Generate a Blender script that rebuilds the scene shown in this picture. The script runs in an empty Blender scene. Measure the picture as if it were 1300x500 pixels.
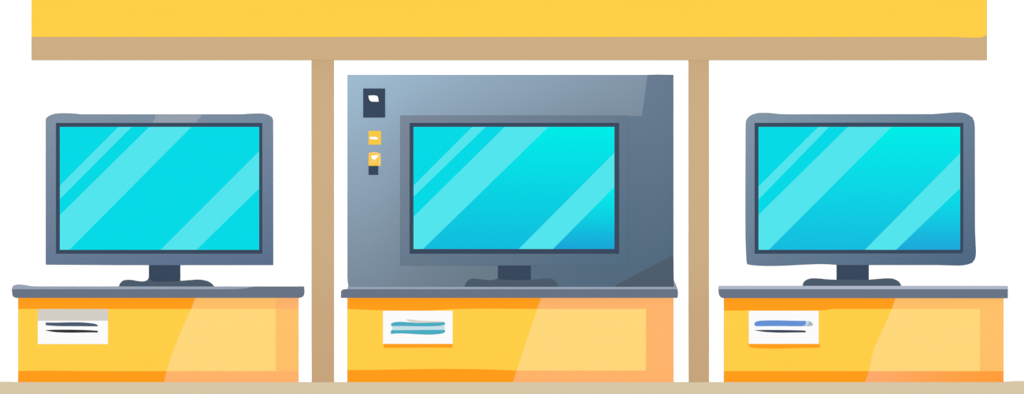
import bpy, bmesh, math
from mathutils import Vector
from mathutils.geometry import tessellate_polygon

# ---------------------------------------------------------------- units
S = 0.004                      # metres per unit of the elevation drawing (1300 x 500 units)
FLOOR = 485.0                  # drawing height of the floor
def X(px): return (px - 650.0) * S
def Z(py): return (FLOOR - py) * S
C = bpy.context.scene.collection

def lin(v):
    v /= 255.0
    return v / 12.92 if v <= 0.04045 else ((v + 0.055) / 1.055) ** 2.4

LIGHT = 1.535                   # what the sun and the sky bring to a surface facing the room
# ---------------------------------------------------------------- materials
_m = {}
def col(rgb, k=1.0): return tuple(min(1.0, lin(c) / k) for c in rgb) + (1.0,)

def base_mat(name, rough=0.55):
    m = bpy.data.materials.new(name); m.use_nodes = True
    b = m.node_tree.nodes['Principled BSDF']
    b.inputs['Roughness'].default_value = rough
    b.inputs['Specular IOR Level'].default_value = 0.0
    return m, b

def paint(name, rgb, rough=0.55):
    if name in _m: return _m[name]
    m, b = base_mat(name, rough)
    b.inputs['Base Color'].default_value = col(rgb, LIGHT)
    _m[name] = m
    return m

def ramp_nodes(m, org, p0, p1, rgbs, k):
    """colour runs from point p0 to point p1 of the elevation, laid on in the object's own space"""
    nt = m.node_tree; N = nt.nodes; L = nt.links
    tc = N.new('ShaderNodeTexCoord')
    ax, az = X(p0[0]) - org[0], Z(p0[1]) - org[1]
    dx, dz = X(p1[0]) - X(p0[0]), Z(p1[1]) - Z(p0[1])
    q = dx * dx + dz * dz
    sub = N.new('ShaderNodeVectorMath'); sub.operation = 'SUBTRACT'
    sub.inputs[1].default_value = (ax, 0, az)
    dot = N.new('ShaderNodeVectorMath'); dot.operation = 'DOT_PRODUCT'
    dot.inputs[1].default_value = (dx / q, 0, dz / q)
    r = N.new('ShaderNodeValToRGB')
    L.new(tc.outputs['Object'], sub.inputs[0]); L.new(sub.outputs[0], dot.inputs[0])
    L.new(dot.outputs['Value'], r.inputs['Fac'])
    seg = 4 if len(rgbs) < 4 else 2; stops = []
    n = len(rgbs) - 1
    for i in range(n):
        for j in range(seg):
            f = j / seg
            stops.append(((i + f) / n, tuple(a + (b - a) * f for a, b in zip(rgbs[i], rgbs[i + 1]))))
    stops.append((1.0, rgbs[-1]))
    e = r.color_ramp.elements
    e[0].position = stops[0][0]; e[0].color = col(stops[0][1], k)
    e[1].position = 1.0; e[1].color = col(stops[-1][1], k)
    for p, c in stops[1:-1]:
        x = e.new(p); x.color = col(c, k)
    return r.outputs['Color']

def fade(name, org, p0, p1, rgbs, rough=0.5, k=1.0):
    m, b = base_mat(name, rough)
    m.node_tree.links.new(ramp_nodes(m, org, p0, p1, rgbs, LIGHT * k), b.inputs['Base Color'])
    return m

def picture(name, rgb=None, org=None, p0=None, p1=None, rgbs=None):
    """what a switched-on screen shows: it gives off its own light"""
    m, b = base_mat(name, 0.4)
    b.inputs['Base Color'].default_value = (0, 0, 0, 1)
    b.inputs['Specular IOR Level'].default_value = 0.0
    b.inputs['Emission Strength'].default_value = 1.0
    if rgbs: m.node_tree.links.new(ramp_nodes(m, org, p0, p1, rgbs, 1.0), b.inputs['Emission Color'])
    else: b.inputs['Emission Color'].default_value = col(rgb)
    return m

# ---------------------------------------------------------------- outlines
def sm(pts, n=6):
    """smooth open curve through the points"""
    out = []
    P = [pts[0]] + list(pts) + [pts[-1]]
    for i in range(1, len(P) - 2):
        a, b, c, d = P[i - 1], P[i], P[i + 1], P[i + 2]
        for k in range(n):
            t = k / n
            out.append(tuple(0.5 * ((2 * b[j]) + (-a[j] + c[j]) * t + (2 * a[j] - 5 * b[j] + 4 * c[j] - d[j]) * t * t
                                    + (-a[j] + 3 * b[j] - 3 * c[j] + d[j]) * t ** 3) for j in (0, 1)))
    out.append(tuple(pts[-1]))
    return out

def rect(x0, y0, x1, y1): return [(x0, y0), (x1, y0), (x1, y1), (x0, y1)]

class Solid:
    """collects prisms (outline in elevation, depth from yf at the front to yb at the back) into ONE mesh"""
    def __init__(self, org=(0, 0)):
        self.bm = bmesh.new(); self.org = org; self.mats = []
    def prism(self, outline, yf, yb, mat, holes=()):
        if mat not in self.mats: self.mats.append(mat)
        mi = self.mats.index(mat); bm = self.bm
        ox, oz = self.org
        def clean(l):
            r = []
            for p in l:
                if not r or abs(p[0] - r[-1][0]) + abs(p[1] - r[-1][1]) > 1e-4: r.append(p)
            if abs(r[0][0] - r[-1][0]) + abs(r[0][1] - r[-1][1]) < 1e-4: r.pop()
            return r
        loops = [clean(outline)] + [clean(h) for h in holes]
        flat = [p for l in loops for p in l]
        tri = tessellate_polygon([[Vector((p[0], -p[1], 0)) for p in l] for l in loops])
        vf = [bm.verts.new((X(p[0]) - ox, yf, Z(p[1]) - oz)) for p in flat]
        vb = [bm.verts.new((X(p[0]) - ox, yb, Z(p[1]) - oz)) for p in flat]
        new = []
        simple = not holes
        if simple:
            new.append(bm.faces.new(vf)); new.append(bm.faces.new(vb[::-1]))
        else:
            for t in tri:
                if len(set(t)) < 3: continue
                new.append(bm.faces.new([vf[i] for i in t])); new.append(bm.faces.new([vb[i] for i in t[::-1]]))
        k = 0
        for l in loops:
            n = len(l)
            for i in range(n):
                j = (i + 1) % n
                new.append(bm.faces.new([vf[k + i], vb[k + i], vb[k + j], vf[k + j]]))
            k += n
        for f in new: f.material_index = mi
        bmesh.ops.recalc_face_normals(bm, faces=new)
        return self
    def build(self, name, parent=None, bevel=0.0, loc=None):
        me = bpy.data.meshes.new(name); self.bm.to_mesh(me); self.bm.free()
        for m in self.mats: me.materials.append(m)
        o = bpy.data.objects.new(name, me); C.objects.link(o)
        if parent: o.parent = parent
        elif loc is None: o.location = (self.org[0], 0, self.org[1])
        if bevel:
            b = o.modifiers.new('edge', 'BEVEL'); b.width = bevel; b.segments = 2
            b.limit_method = 'ANGLE'; b.angle_limit = math.radians(50)
        return o

def tag(o, label=None, cat=None, group=None, kind=None):
    if label: o['label'] = label
    if cat: o['category'] = cat
    if group: o['group'] = group
    if kind: o['kind'] = kind
    return o

def thing(name, px, py, label, cat, group=None):
    o = bpy.data.objects.new(name, None); C.objects.link(o)
    o.empty_display_size = 0.1
    o.location = (X(px), 0, Z(py))
    return tag(o, label, cat, group), (X(px), Z(py))

# ---------------------------------------------------------------- colours
TAN    = paint('tan_timber', (205, 173, 132))
SAND   = paint('sand_floor', (215, 198, 166))
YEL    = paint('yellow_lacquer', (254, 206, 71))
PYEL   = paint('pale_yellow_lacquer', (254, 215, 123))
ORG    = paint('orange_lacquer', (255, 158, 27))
PORG   = paint('apricot_lacquer', (254, 192, 105))
PEACH  = paint('peach_lacquer', (254, 180, 108))
SLATE  = paint('slate_laminate', (104, 116, 133))
LSLATE = paint('slate_edge_highlight', (150, 163, 180))  # countertop edge highlight, painted as a lighter slate
LILAC  = paint('lilac_edge_highlight', (173, 183, 202))  # right countertop's edge highlight, painted pale lilac
NAVY   = paint('navy_plastic', (58, 74, 96))
FOOTG  = paint('blue_grey_plastic', (78, 94, 110))
PATCH  = paint('light_grey_plastic', (149, 159, 173))
CARDW  = paint('white_card', (250, 250, 250))
MARKW  = paint('white_mark_paint', (255, 255, 255)); MARKW.node_tree.nodes['Principled BSDF'].inputs['Base Color'].default_value = (0.72, 0.72, 0.72, 1)
CARDG  = paint('grey_card', (210, 206, 198))
WHITE  = paint('white_wall_paint', (255, 255, 255), 0.8); WHITE.node_tree.nodes['Principled BSDF'].inputs['Base Color'].default_value = (0.84, 0.84, 0.84, 1)
CHAR   = paint('charcoal_ink', (44, 46, 52))
SLINK  = paint('slate_ink', (74, 91, 112))
TEAL   = paint('teal_ink', (72, 172, 193))
PTEAL  = paint('pale_blue_ink', (199, 222, 232))
BEIGE  = paint('beige_ink', (216, 211, 200))
BLUE   = paint('blue_ink', (100, 145, 213))
DKINK  = paint('dark_slate_ink', (50, 66, 86))
TIP    = paint('pale_grey_ink', (176, 186, 196))
TIP2   = paint('pale_aqua_ink', (190, 222, 228))
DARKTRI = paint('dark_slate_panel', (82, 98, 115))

# ---------------------------------------------------------------- the room
s = Solid(); s.prism([(-320, 484.4), (14, 484.6), (23, 485), (1274, 485), (1279, 484.2), (1288, 483.7), (1300, 483.5), (1620, 483.5),
                      (1620, 560), (-320, 560)], -0.36, 1.20, SAND)
tag(s.build('floor'), kind='structure')
s = Solid(); s.prism(rect(-700, -380, 2000, 860), 1.20, 1.30, WHITE)
tag(s.build('wall_back'), kind='structure')

# ---------------------------------------------------------------- display frame: header, beam, two posts
t, o = thing('display_frame', 650, FLOOR, 'wide tan frame with two posts and a yellow header board over the cabinets', 'display frame')
edge = [(40, 47), (1180, 47)] + sm([(1210, 47), (1222, 47.6), (1235, 48), (1245, 47.5), (1250, 46), (1253, 44)])
s = Solid(o); s.prism([(40, -22), (1253, -22)] + edge[::-1], -0.16, 0.16, YEL); tag(s.build('header_board', t, 0.001), 'yellow header board')
s = Solid(o); s.prism(edge + [(1253, 76.5), (40, 76.5)], -0.16, 0.16, TAN); tag(s.build('beam', t, 0.001), 'tan crossbeam')
s = Solid(o); s.prism([(395.5, 76.5), (424, 76.5), (424, FLOOR), (396, FLOOR), (395.7, 430)], -0.06, 0.06, TAN); s.build('post', t, 0.001)
s = Solid(o); s.prism([(874, 76.5), (900, 76.5), (900, FLOOR), (874.5, FLOOR), (874.2, 400)], -0.06, 0.06, TAN); s.build('post', t, 0.001)

# ---------------------------------------------------------------- cabinets
FY, BY = -0.26, 0.24           # cabinet front and back
PT = 0.006                     # thickness of the front panels
def split(poly_left, poly_right, s, ml, mr, yf=FY - PT, yb=FY):
    s.prism(poly_left, yf, yb, ml); s.prism(poly_right, yf, yb, mr)

def cabinet(x0, x1, xi, diag, topcurve, botcurve, mats, label, bottom_end=None):
    """diag: smooth line crossing the front from (y 378) down to (y 485); topcurve/botcurve: edges of the inner panel left of the line"""
    t, o = thing('tv_cabinet', (x0 + x1) / 2, FLOOR, label, 'cabinet', 'television cabinets')
    o_top, o_stile, p_rail, p_stile, p_top, p_bot = mats
    s = Solid(o); s.prism(rect(x0, 378, x1, FLOOR), FY, BY, ORG); s.build('body', t)
    D = sm(diag)
    def xd(y):
        for a, b in zip(D, D[1:]):
            if a[1] <= y <= b[1]: return a[0] + (b[0] - a[0]) * (y - a[1]) / (b[1] - a[1])
        return D[-1][0]
    yt, yb_ = topcurve[-1][1], botcurve[-1][1]
    Dtop = [p for p in D if p[1] < yt - .5]; Dbot = [p for p in D if p[1] > yb_ + .5]
    Dmid = [(xd(yt), yt)] + [p for p in D if yt + .5 < p[1] < yb_ - .5] + [(xd(yb_), yb_)]
    TC, BC = sm(topcurve), sm(botcurve)
    TC[-1] = (xd(yt), yt); BC[-1] = (xd(yb_), yb_)
    # top rail
    s = Solid(o)
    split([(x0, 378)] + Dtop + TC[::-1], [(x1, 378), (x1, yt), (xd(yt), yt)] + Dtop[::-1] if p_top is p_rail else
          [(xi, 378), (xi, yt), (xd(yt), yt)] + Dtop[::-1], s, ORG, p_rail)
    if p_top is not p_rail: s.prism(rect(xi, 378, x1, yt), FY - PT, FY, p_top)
    s.build('top_rail', t)
    # inner panel
    s = Solid(o)
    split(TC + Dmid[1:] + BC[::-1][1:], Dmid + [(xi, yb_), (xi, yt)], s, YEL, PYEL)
    tag(s.build('front_panel', t), 'yellow front panel with a paler slanted half')
    s = Solid(o); s.prism(rect(xi, yt, x1, yb_), FY - PT, FY, p_stile); s.build('side_stile', t)
    # bottom rail
    s = Solid(o)
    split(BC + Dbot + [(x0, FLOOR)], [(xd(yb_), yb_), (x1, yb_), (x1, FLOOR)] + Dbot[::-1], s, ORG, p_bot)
    s.build('bottom_rail', t)
    return t, o

# left cabinet
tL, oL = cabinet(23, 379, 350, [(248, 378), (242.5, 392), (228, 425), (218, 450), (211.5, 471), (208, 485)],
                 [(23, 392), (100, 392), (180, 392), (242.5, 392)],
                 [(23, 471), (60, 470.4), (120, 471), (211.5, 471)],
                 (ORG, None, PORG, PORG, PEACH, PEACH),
                 'yellow and orange cabinet under the leftmost television, with left end of top rounded')
s = Solid(oL)
s.prism([(15, 367)] + [(290, 367), (302, 366.7)] + sm([(302, 366.7), (312, 365.8), (320, 364.2), (327, 363.6)]) + [(386, 363.6)] +
        sm([(386, 363.6), (386.5, 369), (386, 374), (383.5, 377), (379, 378)]) + sm([(21, 378), (17.5, 377), (15.8, 374), (15, 367)]), FY - 0.03, BY + 0.02, SLATE)
tag(s.build('countertop', tL), 'slate grey countertop')
s = Solid(oL)  # light along the top edge, built as a paler strip
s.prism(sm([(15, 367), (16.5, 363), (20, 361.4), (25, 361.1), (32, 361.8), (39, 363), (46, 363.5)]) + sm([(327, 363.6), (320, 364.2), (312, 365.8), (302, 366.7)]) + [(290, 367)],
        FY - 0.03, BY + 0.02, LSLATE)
tag(s.build('painted_edge_highlight', tL), 'lighter grey painted highlight on the upper edge of the countertop')

# middle cabinet
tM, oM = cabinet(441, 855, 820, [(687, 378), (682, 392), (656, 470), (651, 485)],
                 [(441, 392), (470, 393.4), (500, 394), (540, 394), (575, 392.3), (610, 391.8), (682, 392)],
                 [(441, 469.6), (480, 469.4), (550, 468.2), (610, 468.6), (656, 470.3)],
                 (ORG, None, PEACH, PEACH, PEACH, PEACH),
                 'yellow and orange cabinet in the middle, carrying the tall blue-grey panel')
s = Solid(oM)
s.prism(sm([(433, 378), (433, 371), (434.5, 368), (438, 367)]) + [(860, 367)] + sm([(860, 367), (860.7, 371.5), (860, 378)]), FY - 0.03, BY + 0.02, SLATE)
tag(s.build('countertop', tM), 'slate grey countertop')
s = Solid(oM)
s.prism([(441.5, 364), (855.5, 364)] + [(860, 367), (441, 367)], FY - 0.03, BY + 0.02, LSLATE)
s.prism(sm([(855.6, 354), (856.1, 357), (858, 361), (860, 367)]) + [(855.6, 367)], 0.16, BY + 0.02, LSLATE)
tag(s.build('painted_edge_highlight', tM), 'lighter grey painted highlight on the upper edge of the countertop')

# right cabinet
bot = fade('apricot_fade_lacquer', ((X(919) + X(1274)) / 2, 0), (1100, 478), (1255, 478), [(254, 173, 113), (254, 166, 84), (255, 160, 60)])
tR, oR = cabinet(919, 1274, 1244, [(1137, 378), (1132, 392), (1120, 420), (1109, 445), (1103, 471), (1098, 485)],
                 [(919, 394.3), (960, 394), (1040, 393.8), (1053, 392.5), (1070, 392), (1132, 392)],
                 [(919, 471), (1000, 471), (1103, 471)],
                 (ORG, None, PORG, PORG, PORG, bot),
                 'yellow and orange cabinet under the rightmost television, with pale lilac painted highlight along its upper edge')
s = Solid(oR)
s.prism([(912, 367), (1279.5, 367), (1279.5, 378.5)] + sm([(919, 378.3), (915, 377), (912.8, 373.5), (912, 367)]), FY - 0.03, BY + 0.02, SLATE)
tag(s.build('countertop', tR), 'slate grey countertop')
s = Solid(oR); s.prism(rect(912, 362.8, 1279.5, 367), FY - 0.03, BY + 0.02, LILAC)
tag(s.build('painted_edge_highlight', tR), 'pale lilac painted highlight on the upper edge of the countertop')

# ---------------------------------------------------------------- televisions
def television(label, cx, base_y, casing, bez, scr, stripes, fills, neck, foot, mat, marks=()):
    t, o = thing('television', cx, base_y, label, 'television', 'televisions on the cabinets')
    m = mat(o)
    s = Solid(o)
    s.prism(casing, -0.030, 0.020, m, holes=[bez]); tag(s.build('casing', t, 0.0012))
    # moulded rear cover that closes the back
    x0 = min(p[0] for p in casing); x1 = max(p[0] for p in casing); y0 = min(p[1] for p in casing); y1 = max(p[1] for p in casing)
    s = Solid(o); s.prism(rect(x0 + 4, y0 + 6, x1 - 4, y1 - 4), 0.020, 0.032, NAVY); s.prism(rect(x0 + 40, y0 + 40, x1 - 40, y1 - 10), 0.032, 0.070, NAVY)
    s.build('rear_cover', t, 0.004)
    s = Solid(o); s.prism(bez, -0.028, 0.020, NAVY, holes=[scr]); tag(s.build('bezel', t), 'dark navy inner bezel')
    s = Solid(o)
    for poly, mm in fills(o): s.prism(poly, -0.026, 0.018, mm)
    sg = picture('painted_gloss_band_' + str(cx), (83, 229, 237))  # gloss on the glass, painted as paler glowing bands
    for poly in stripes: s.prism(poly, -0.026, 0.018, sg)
    tag(s.build('screen', t), 'bright cyan screen with paler slanted gloss bands painted in')
    s = Solid(o); s.prism(neck, -0.022, 0.018, NAVY); tag(s.build('neck', t), 'dark navy neck')
    s = Solid(o); s.prism(foot, -0.120, 0.120, FOOTG); tag(s.build('stand_foot', t), 'blue-grey stand foot')
    for poly, mm, nm in marks:
        s = Solid(o); s.prism(poly, -0.0312, -0.0300, mm); tag(s.build(nm, t), 'lighter grey slanted patch on the top edge')
    return t

def screen_regions(x0, y0, x1, y1, thinL, thinT, wideL, wideT, wideB, thirdR, thirdB):
    """three slanted painted gloss bands and the plain areas between them; y1 may be a wavy bottom edge"""
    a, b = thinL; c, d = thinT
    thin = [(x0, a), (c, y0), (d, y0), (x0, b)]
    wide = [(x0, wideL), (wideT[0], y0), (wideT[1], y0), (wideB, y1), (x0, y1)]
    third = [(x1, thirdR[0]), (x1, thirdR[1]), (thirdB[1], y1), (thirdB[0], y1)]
    corner = [(x0, y0), (c, y0), (x0, a)]
    gap = [(x0, b), (d, y0), (wideT[0], y0), (x0, wideL)]
    mid = [(wideT[1], y0), (x1, y0), (x1, thirdR[0]), (thirdB[0], y1), (wideB, y1)]
    low = [(x1, thirdR[1]), (x1, y1), (thirdB[1], y1)]
    return [thin, wide, third], corner, gap, mid, low

CY = (6, 218, 230)
# left
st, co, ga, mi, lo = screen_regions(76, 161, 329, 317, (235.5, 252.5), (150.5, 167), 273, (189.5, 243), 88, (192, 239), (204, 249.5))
def fillsL(o, co=co, ga=ga, mi=mi, lo=lo):
    m = picture('cyan_picture', CY); return [(p, m) for p in (co, ga, mi, lo)]
casL = sm([(58, 152), (59, 149.6), (63, 146.6), (70, 144.3), (80, 143.6), (92, 144), (103, 144.9), (112, 145)]) + \
       sm([(308, 145), (318, 144.3), (330, 144), (339, 145.3), (345, 148.5), (346.8, 153)]) + [(347, 336.5), (155, 336.5), (58, 336)]
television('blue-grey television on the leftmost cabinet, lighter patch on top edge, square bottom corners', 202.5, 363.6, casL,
           rect(71, 156, 333, 322), rect(76, 161, 329, 317), st, fillsL,
           [(189, 336.5), (229, 336.5), (229, 358), (189, 358)],
           [(151, 363.6)] + sm([(151, 363.6), (152.5, 359.5), (156.5, 356), (162, 355.1), (168, 355.4), (176, 356.8), (182, 357), (186.5, 355.6), (188.6, 352.5), (189, 350)]) +
           sm([(190.5, 355), (196, 357), (209, 357.2), (228, 356.6), (240, 355.5), (252, 354.8), (261, 356), (267.5, 358.8), (270.8, 362), (271.5, 363.6)]),
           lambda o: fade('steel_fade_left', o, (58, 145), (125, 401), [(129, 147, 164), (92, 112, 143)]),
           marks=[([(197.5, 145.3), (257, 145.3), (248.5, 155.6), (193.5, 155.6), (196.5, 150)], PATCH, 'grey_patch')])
# middle
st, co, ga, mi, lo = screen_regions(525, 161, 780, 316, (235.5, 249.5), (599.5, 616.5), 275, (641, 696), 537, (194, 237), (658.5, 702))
def fillsM(o, co=co, ga=ga, mi=mi, lo=lo):
    c = picture('cyan_picture_middle', CY)
    a = picture('cyan_to_blue_picture_middle', org=o, p0=(650, 161), p1=(650, 317), rgbs=[(0, 237, 231), (5, 225, 230), (8, 213, 227), (13, 200, 224), (18, 188, 223)])
    b = picture('aqua_to_blue_picture_middle', org=o, p0=(780, 237), p1=(780, 317), rgbs=[(0, 241, 238), (7, 223, 231), (12, 207, 226), (18, 185, 221), (26, 163, 217)])
    return [(co, c), (ga, c), (mi, a), (lo, b)]
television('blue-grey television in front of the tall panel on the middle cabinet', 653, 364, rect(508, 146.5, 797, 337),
           rect(520, 156, 786, 322), rect(525, 161, 780, 316), st, fillsM,
           [(632, 337), (674, 337), (674, 357), (632, 357)],
           sm([(590, 364), (591, 360), (594, 356), (599, 353.6), (606, 353.8), (614, 355), (622, 355.5), (628, 354.8), (632, 353.6), (636, 354.6), (645, 355.2), (660, 355.3),
               (674, 355), (684, 354), (694, 353.2), (702, 354.6), (706.5, 358), (708.5, 364)]),
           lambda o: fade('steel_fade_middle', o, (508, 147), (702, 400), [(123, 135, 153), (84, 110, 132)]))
# right
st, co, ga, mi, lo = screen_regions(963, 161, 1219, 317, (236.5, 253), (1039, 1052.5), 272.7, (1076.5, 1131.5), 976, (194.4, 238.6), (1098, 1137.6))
def fillsR(o, co=co, ga=ga, mi=mi, lo=lo):
    c = picture('cyan_picture_right', CY)
    a = picture('cyan_to_blue_picture_right', org=o, p0=(1100, 161), p1=(1100, 317), rgbs=[(0, 239, 232), (7, 226, 231), (12, 214, 229), (16, 201, 226), (21, 187, 223)])
    b = picture('deeper_blue_picture_right', org=o, p0=(1200, 239), p1=(1200, 317), rgbs=[(4, 226, 231), (12, 214, 229), (18, 202, 227), (24, 184, 222), (29, 167, 218)])
    return [(co, c), (ga, c), (mi, a), (lo, b)]
casR = sm([(946.6, 158), (947.5, 152.5), (951, 148), (957, 144.7), (966, 143.2), (977, 143.4), (990, 144.7), (1003, 145)]) + \
       sm([(1185, 144.8), (1200, 143.5), (1213, 142.6), (1223, 143.2), (1231, 146.5), (1236, 152), (1237.6, 160)]) + \
       sm([(1237.8, 290), (1238.6, 310), (1239, 321), (1237.5, 329), (1233, 333.8), (1227, 336), (1218, 337), (1205, 336.8), (1190, 336.4)]) + \
       sm([(1065, 336.4), (1055, 335.6), (1040, 335.2), (1020, 335.9), (1000, 337), (978, 337.6), (960, 337), (950, 335.6), (948.2, 334), (947.4, 326), (946.5, 300), (946.3, 250)])
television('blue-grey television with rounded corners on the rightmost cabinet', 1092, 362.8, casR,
           sm([(958, 156), (1090, 155.6), (1223, 156)]) + sm([(1223, 300), (1222.6, 317), (1221, 321.5)]) + [(958, 322)],
           rect(963, 161, 1219, 317), st, fillsR,
           [(1062, 335.6), (1103, 336.4), (1103, 357), (1062, 357)],
           sm([(1019, 362.8), (1020, 358.6), (1024, 355), (1031, 353.2), (1040, 353.5), (1052, 354.6), (1062, 355)]) +
           sm([(1103, 355), (1114, 354), (1126, 353.2), (1134, 353.8), (1140, 356.6), (1143, 360), (1144, 362.8)]),
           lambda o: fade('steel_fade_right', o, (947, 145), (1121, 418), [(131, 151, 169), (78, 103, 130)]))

# ---------------------------------------------------------------- tall panel behind the middle television
org = (X(648), Z(364))
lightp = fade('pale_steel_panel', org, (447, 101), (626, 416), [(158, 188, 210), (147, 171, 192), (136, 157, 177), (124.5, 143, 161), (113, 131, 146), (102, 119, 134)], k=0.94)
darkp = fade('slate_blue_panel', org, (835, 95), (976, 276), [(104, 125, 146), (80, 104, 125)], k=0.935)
s = Solid(org)
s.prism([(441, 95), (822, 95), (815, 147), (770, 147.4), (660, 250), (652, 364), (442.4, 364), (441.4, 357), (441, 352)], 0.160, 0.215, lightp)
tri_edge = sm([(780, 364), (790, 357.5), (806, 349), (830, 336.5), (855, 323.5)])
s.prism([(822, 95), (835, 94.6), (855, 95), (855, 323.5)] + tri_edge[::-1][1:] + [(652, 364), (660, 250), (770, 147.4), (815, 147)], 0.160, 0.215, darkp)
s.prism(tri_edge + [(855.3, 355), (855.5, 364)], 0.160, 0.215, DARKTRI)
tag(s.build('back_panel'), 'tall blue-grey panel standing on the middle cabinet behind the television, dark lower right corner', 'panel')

# small things fixed on the panel
t, o = thing('switch_plate', 475, 149.5, 'upright dark navy plate with a white leaf-shaped mark, topmost on the tall panel', 'switch plate')
s = Solid(o); s.prism(rect(461, 112.3, 489, 149.3), 0.148, 0.160, NAVY); s.build('plate', t, 0.001)
s = Solid(o); s.prism([(467.7, 121.3), (475, 121)] + sm([(475, 121), (478.5, 121.8), (480, 124), (480.7, 129)]) + [(473, 129)] +
                      sm([(473, 129), (469.8, 127.8), (468.4, 125), (467.7, 121.3)]), 0.1455, 0.148, MARKW)
tag(s.build('white_mark', t), 'white leaf-shaped mark')
t, o = thing('yellow_button', 475.5, 184, 'small square yellow button with a thin white mark, below the dark plate', 'button')
s = Solid(o); s.prism(rect(467.8, 166, 483.8, 183.7), 0.150, 0.160, YEL); s.build('button_face', t, 0.001)
s = Solid(o); s.prism(sm([(468.4, 174.6), (472, 173.7), (477, 173.9), (479.6, 175.4), (479.8, 176.6), (476, 176.9), (471, 176.4), (468.4, 174.6)]), 0.1475, 0.150, MARKW)
tag(s.build('white_mark', t), 'thin white mark')
t, o = thing('signal_lamp', 475, 222, 'small yellow lamp with rounded top on a dark base, lowest on the tall panel', 'lamp')
dome = sm([(467.8, 210.5), (467.8, 195.5), (469, 193.8), (473, 193), (477, 193), (481, 194.2), (483.2, 196.4), (483.4, 210.5)])
s = Solid(o); s.prism(dome, 0.145, 0.160, PYEL); tag(s.build('lamp_cap', t, 0.0008), 'pale yellow cap')
s = Solid(o); s.prism(sm([(467.9, 210.4), (467.9, 196.6), (470, 195), (475, 194.6), (479.5, 195.6), (481, 200), (480.4, 206), (480.6, 210.4)]), 0.1435, 0.145, YEL); s.build('lamp_face', t)
s = Solid(o); s.prism([(471.6, 197.4), (480, 196.8), (479.2, 199.6), (475.6, 202.8), (473.2, 202.4), (471.4, 200)], 0.142, 0.1435, MARKW)
tag(s.build('white_mark', t), 'white mark')
s = Solid(o); s.prism([(473.4, 202), (475.6, 202.9), (479.2, 206.4), (471.2, 206.6)], 0.142, 0.1435, PYEL)
tag(s.build('pale_mark', t), 'pale yellow mark')
s = Solid(o); s.prism(rect(467.9, 210.5, 480.2, 222), 0.147, 0.160, NAVY); tag(s.build('lamp_base', t, 0.0008), 'dark navy base')

# ---------------------------------------------------------------- price cards
CF = FY - PT                   # face of the cabinet fronts
def card(label, box, strips, strokes, shadow=None):
    x0, y0, x1, y1 = box
    t, o = thing('price_card', (x0 + x1) / 2, y1, label, 'card', 'cards on the cabinet fronts')
    s = Solid(o); s.prism(box_poly(box), CF - 0.003, CF, CARDW); s.build('card_sheet', t)
    for p, m, nm, lb in strips:
        s = Solid(o); s.prism(p, CF - 0.0042, CF - 0.003, m); tag(s.build(nm, t), lb)
    for p, m, nm, lb in strokes:
        s = Solid(o); s.prism(p, CF - 0.0042, CF - 0.003, m); tag(s.build(nm, t), lb)
    if shadow:
        s = Solid(o); s.prism(shadow, CF - 0.006, CF, ORG); tag(s.build('painted_card_shadow', t), 'orange painted shadow under the card')  # card's shadow on the cabinet front, built as an orange strip
def box_poly(b): return rect(*b)

card('white card with grey top strip and two dark strokes on the leftmost cabinet', (48, 392.2, 137, 436.6),
     [(rect(48, 392.2, 137, 407), CARDG, 'header_strip', 'grey header strip')],
     [(sm([(58, 409.2), (70, 409.4), (90, 409.0), (105, 409.2), (118, 410.5), (123, 411.9), (124.2, 413.9)]) + sm([(124, 414.2), (100, 414), (75, 413.9), (60, 412.9), (58, 412.3)]), SLINK, 'printed_stroke', 'slate blue stroke'),
      (sm([(58, 419.2), (66, 418.5), (90, 418.4), (110, 418.9), (124.2, 419.8)]) + sm([(124.2, 421.9), (110, 421.9), (90, 422.2), (72, 421.6), (63, 420.4), (58, 419.6)]), CHAR, 'printed_stroke', 'near-black stroke')])
card('white card with two teal strokes on the middle cabinet', (486.2, 394.4, 574.6, 436.4), [],
     [(sm([(515.5, 405.5), (520, 405.4), (535, 407), (555, 407.6), (562.5, 408.2), (563, 408.7)]) + sm([(557, 409.1), (545, 409.3), (530, 409.7), (522, 408.9), (515.5, 406)]), BEIGE, 'printed_stroke', 'beige stroke'),
      (sm([(497, 414), (496.4, 411.4), (499, 409.4), (506, 408.4), (516, 408.8), (530, 409.8), (545, 409.4), (557, 409.2), (563.6, 408.8), (565, 410.4), (564.2, 412.4)]) +
       sm([(558, 413.6), (540, 414.2), (515, 413.8), (500, 413.8)]), TEAL, 'printed_stroke', 'upper teal stroke'),
      ([(498, 413.85), (515, 413.85), (540, 414.3), (558, 413.7), (564.5, 412.6), (564.5, 418.5), (540, 418.5), (498, 418.8)], PTEAL, 'printed_stroke', 'pale blue stroke'),
      (sm([(496.6, 418.9), (510, 418.9), (540, 418.6), (560, 418.6), (563.6, 418.6)]) + sm([(565, 418.9), (564.8, 421.2), (562.5, 422.8), (556, 424), (545, 424.7), (530, 424.2), (515, 423.3), (503, 423.2), (497, 423.8), (496, 422.8), (496.3, 420.5)]), TEAL, 'printed_stroke', 'lower teal stroke')],
     shadow=[(487, 436.4), (574.6, 436.4), (574.4, 440.4), (573, 441.4)] + sm([(573, 441.4), (565, 441), (530, 441), (495, 441.4), (488, 441), (487, 439)]))
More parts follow.
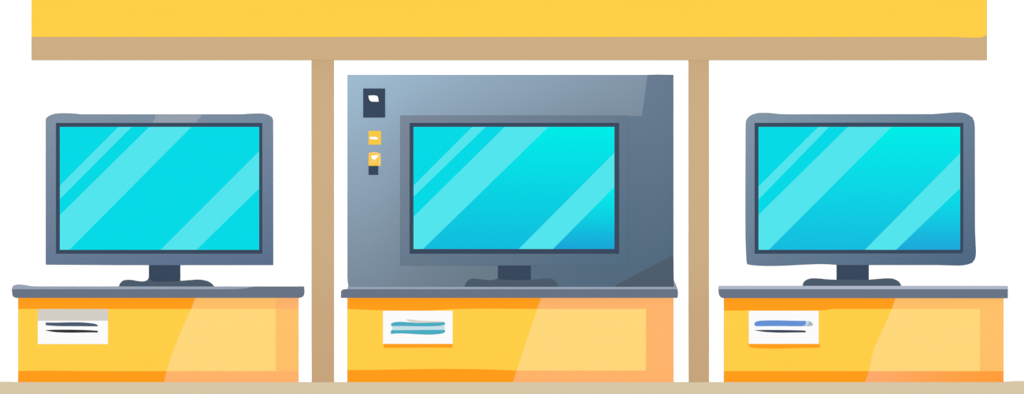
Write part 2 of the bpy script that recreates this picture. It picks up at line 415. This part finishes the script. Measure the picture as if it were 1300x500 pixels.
card('white card with a blue stroke above a dark thin one on the rightmost cabinet', (950.7, 394.4, 1039.3, 436.4), [],
     [(sm([(959.5, 414), (957.6, 411.6), (959, 408.8), (964, 407.2), (975, 406.6), (990, 406.6), (1005, 407), (1023, 407.2)]) + sm([(1023, 411.5), (1021, 413), (1014, 414), (990, 413.8), (959.5, 414)]), BLUE, 'printed_stroke', 'blue stroke'),
      (sm([(1023, 407.2), (1028, 407.6), (1026.5, 411), (1023, 414)]) + [(1014, 414), (1021, 413), (1023, 411.5)], TIP2, 'printed_stroke', 'pale aqua end of the stroke'),
      (sm([(1028, 407.6), (1031, 409.6), (1032.2, 412), (1030, 413.8), (1023, 414)]) + [(1026.5, 411)], TIP, 'printed_stroke', 'pale grey tip of the stroke'),
      (sm([(958, 419), (968, 418.7), (990, 418.8), (1010, 419.1), (1020, 419.4), (1023, 420.2)]) + sm([(1023, 421.8), (1010, 421.9), (990, 422.1), (972, 421.3), (964, 420.2), (958, 419.3)]), DKINK, 'printed_stroke', 'dark slate stroke')],
     shadow=sm([(950.2, 436.4), (950.4, 438.6), (954, 440.8), (962, 441.8), (985, 442.4), (1010, 441.6), (1032, 441.4), (1040, 440.6), (1041.4, 439), (1039.3, 436.4)]))

# ---------------------------------------------------------------- light and camera
w = bpy.data.worlds.new('World'); bpy.context.scene.world = w; w.use_nodes = True
w.node_tree.nodes['Background'].inputs['Color'].default_value = (1, 1, 1, 1)
w.node_tree.nodes['Background'].inputs['Strength'].default_value = 0.30
sun = bpy.data.lights.new('showroom_sun', 'SUN'); sun.energy = 1.25 * math.pi; sun.angle = math.radians(0.3)
so = bpy.data.objects.new('showroom_sun', sun); C.objects.link(so)
so.location = (0, -5, 1); so.rotation_euler = (math.radians(90), 0, 0)

cam = bpy.data.cameras.new('camera'); cam.type = 'ORTHO'; cam.ortho_scale = 1300 * S
co = bpy.data.objects.new('camera', cam); C.objects.link(co)
co.location = (0, -6, Z(250)); co.rotation_euler = (math.radians(90), 0, 0)
bpy.context.scene.camera = co
vs = bpy.context.scene.view_settings
vs.view_transform = 'Standard'; vs.look = 'None'; vs.exposure = 0; vs.gamma = 1; vs.use_curve_mapping = False
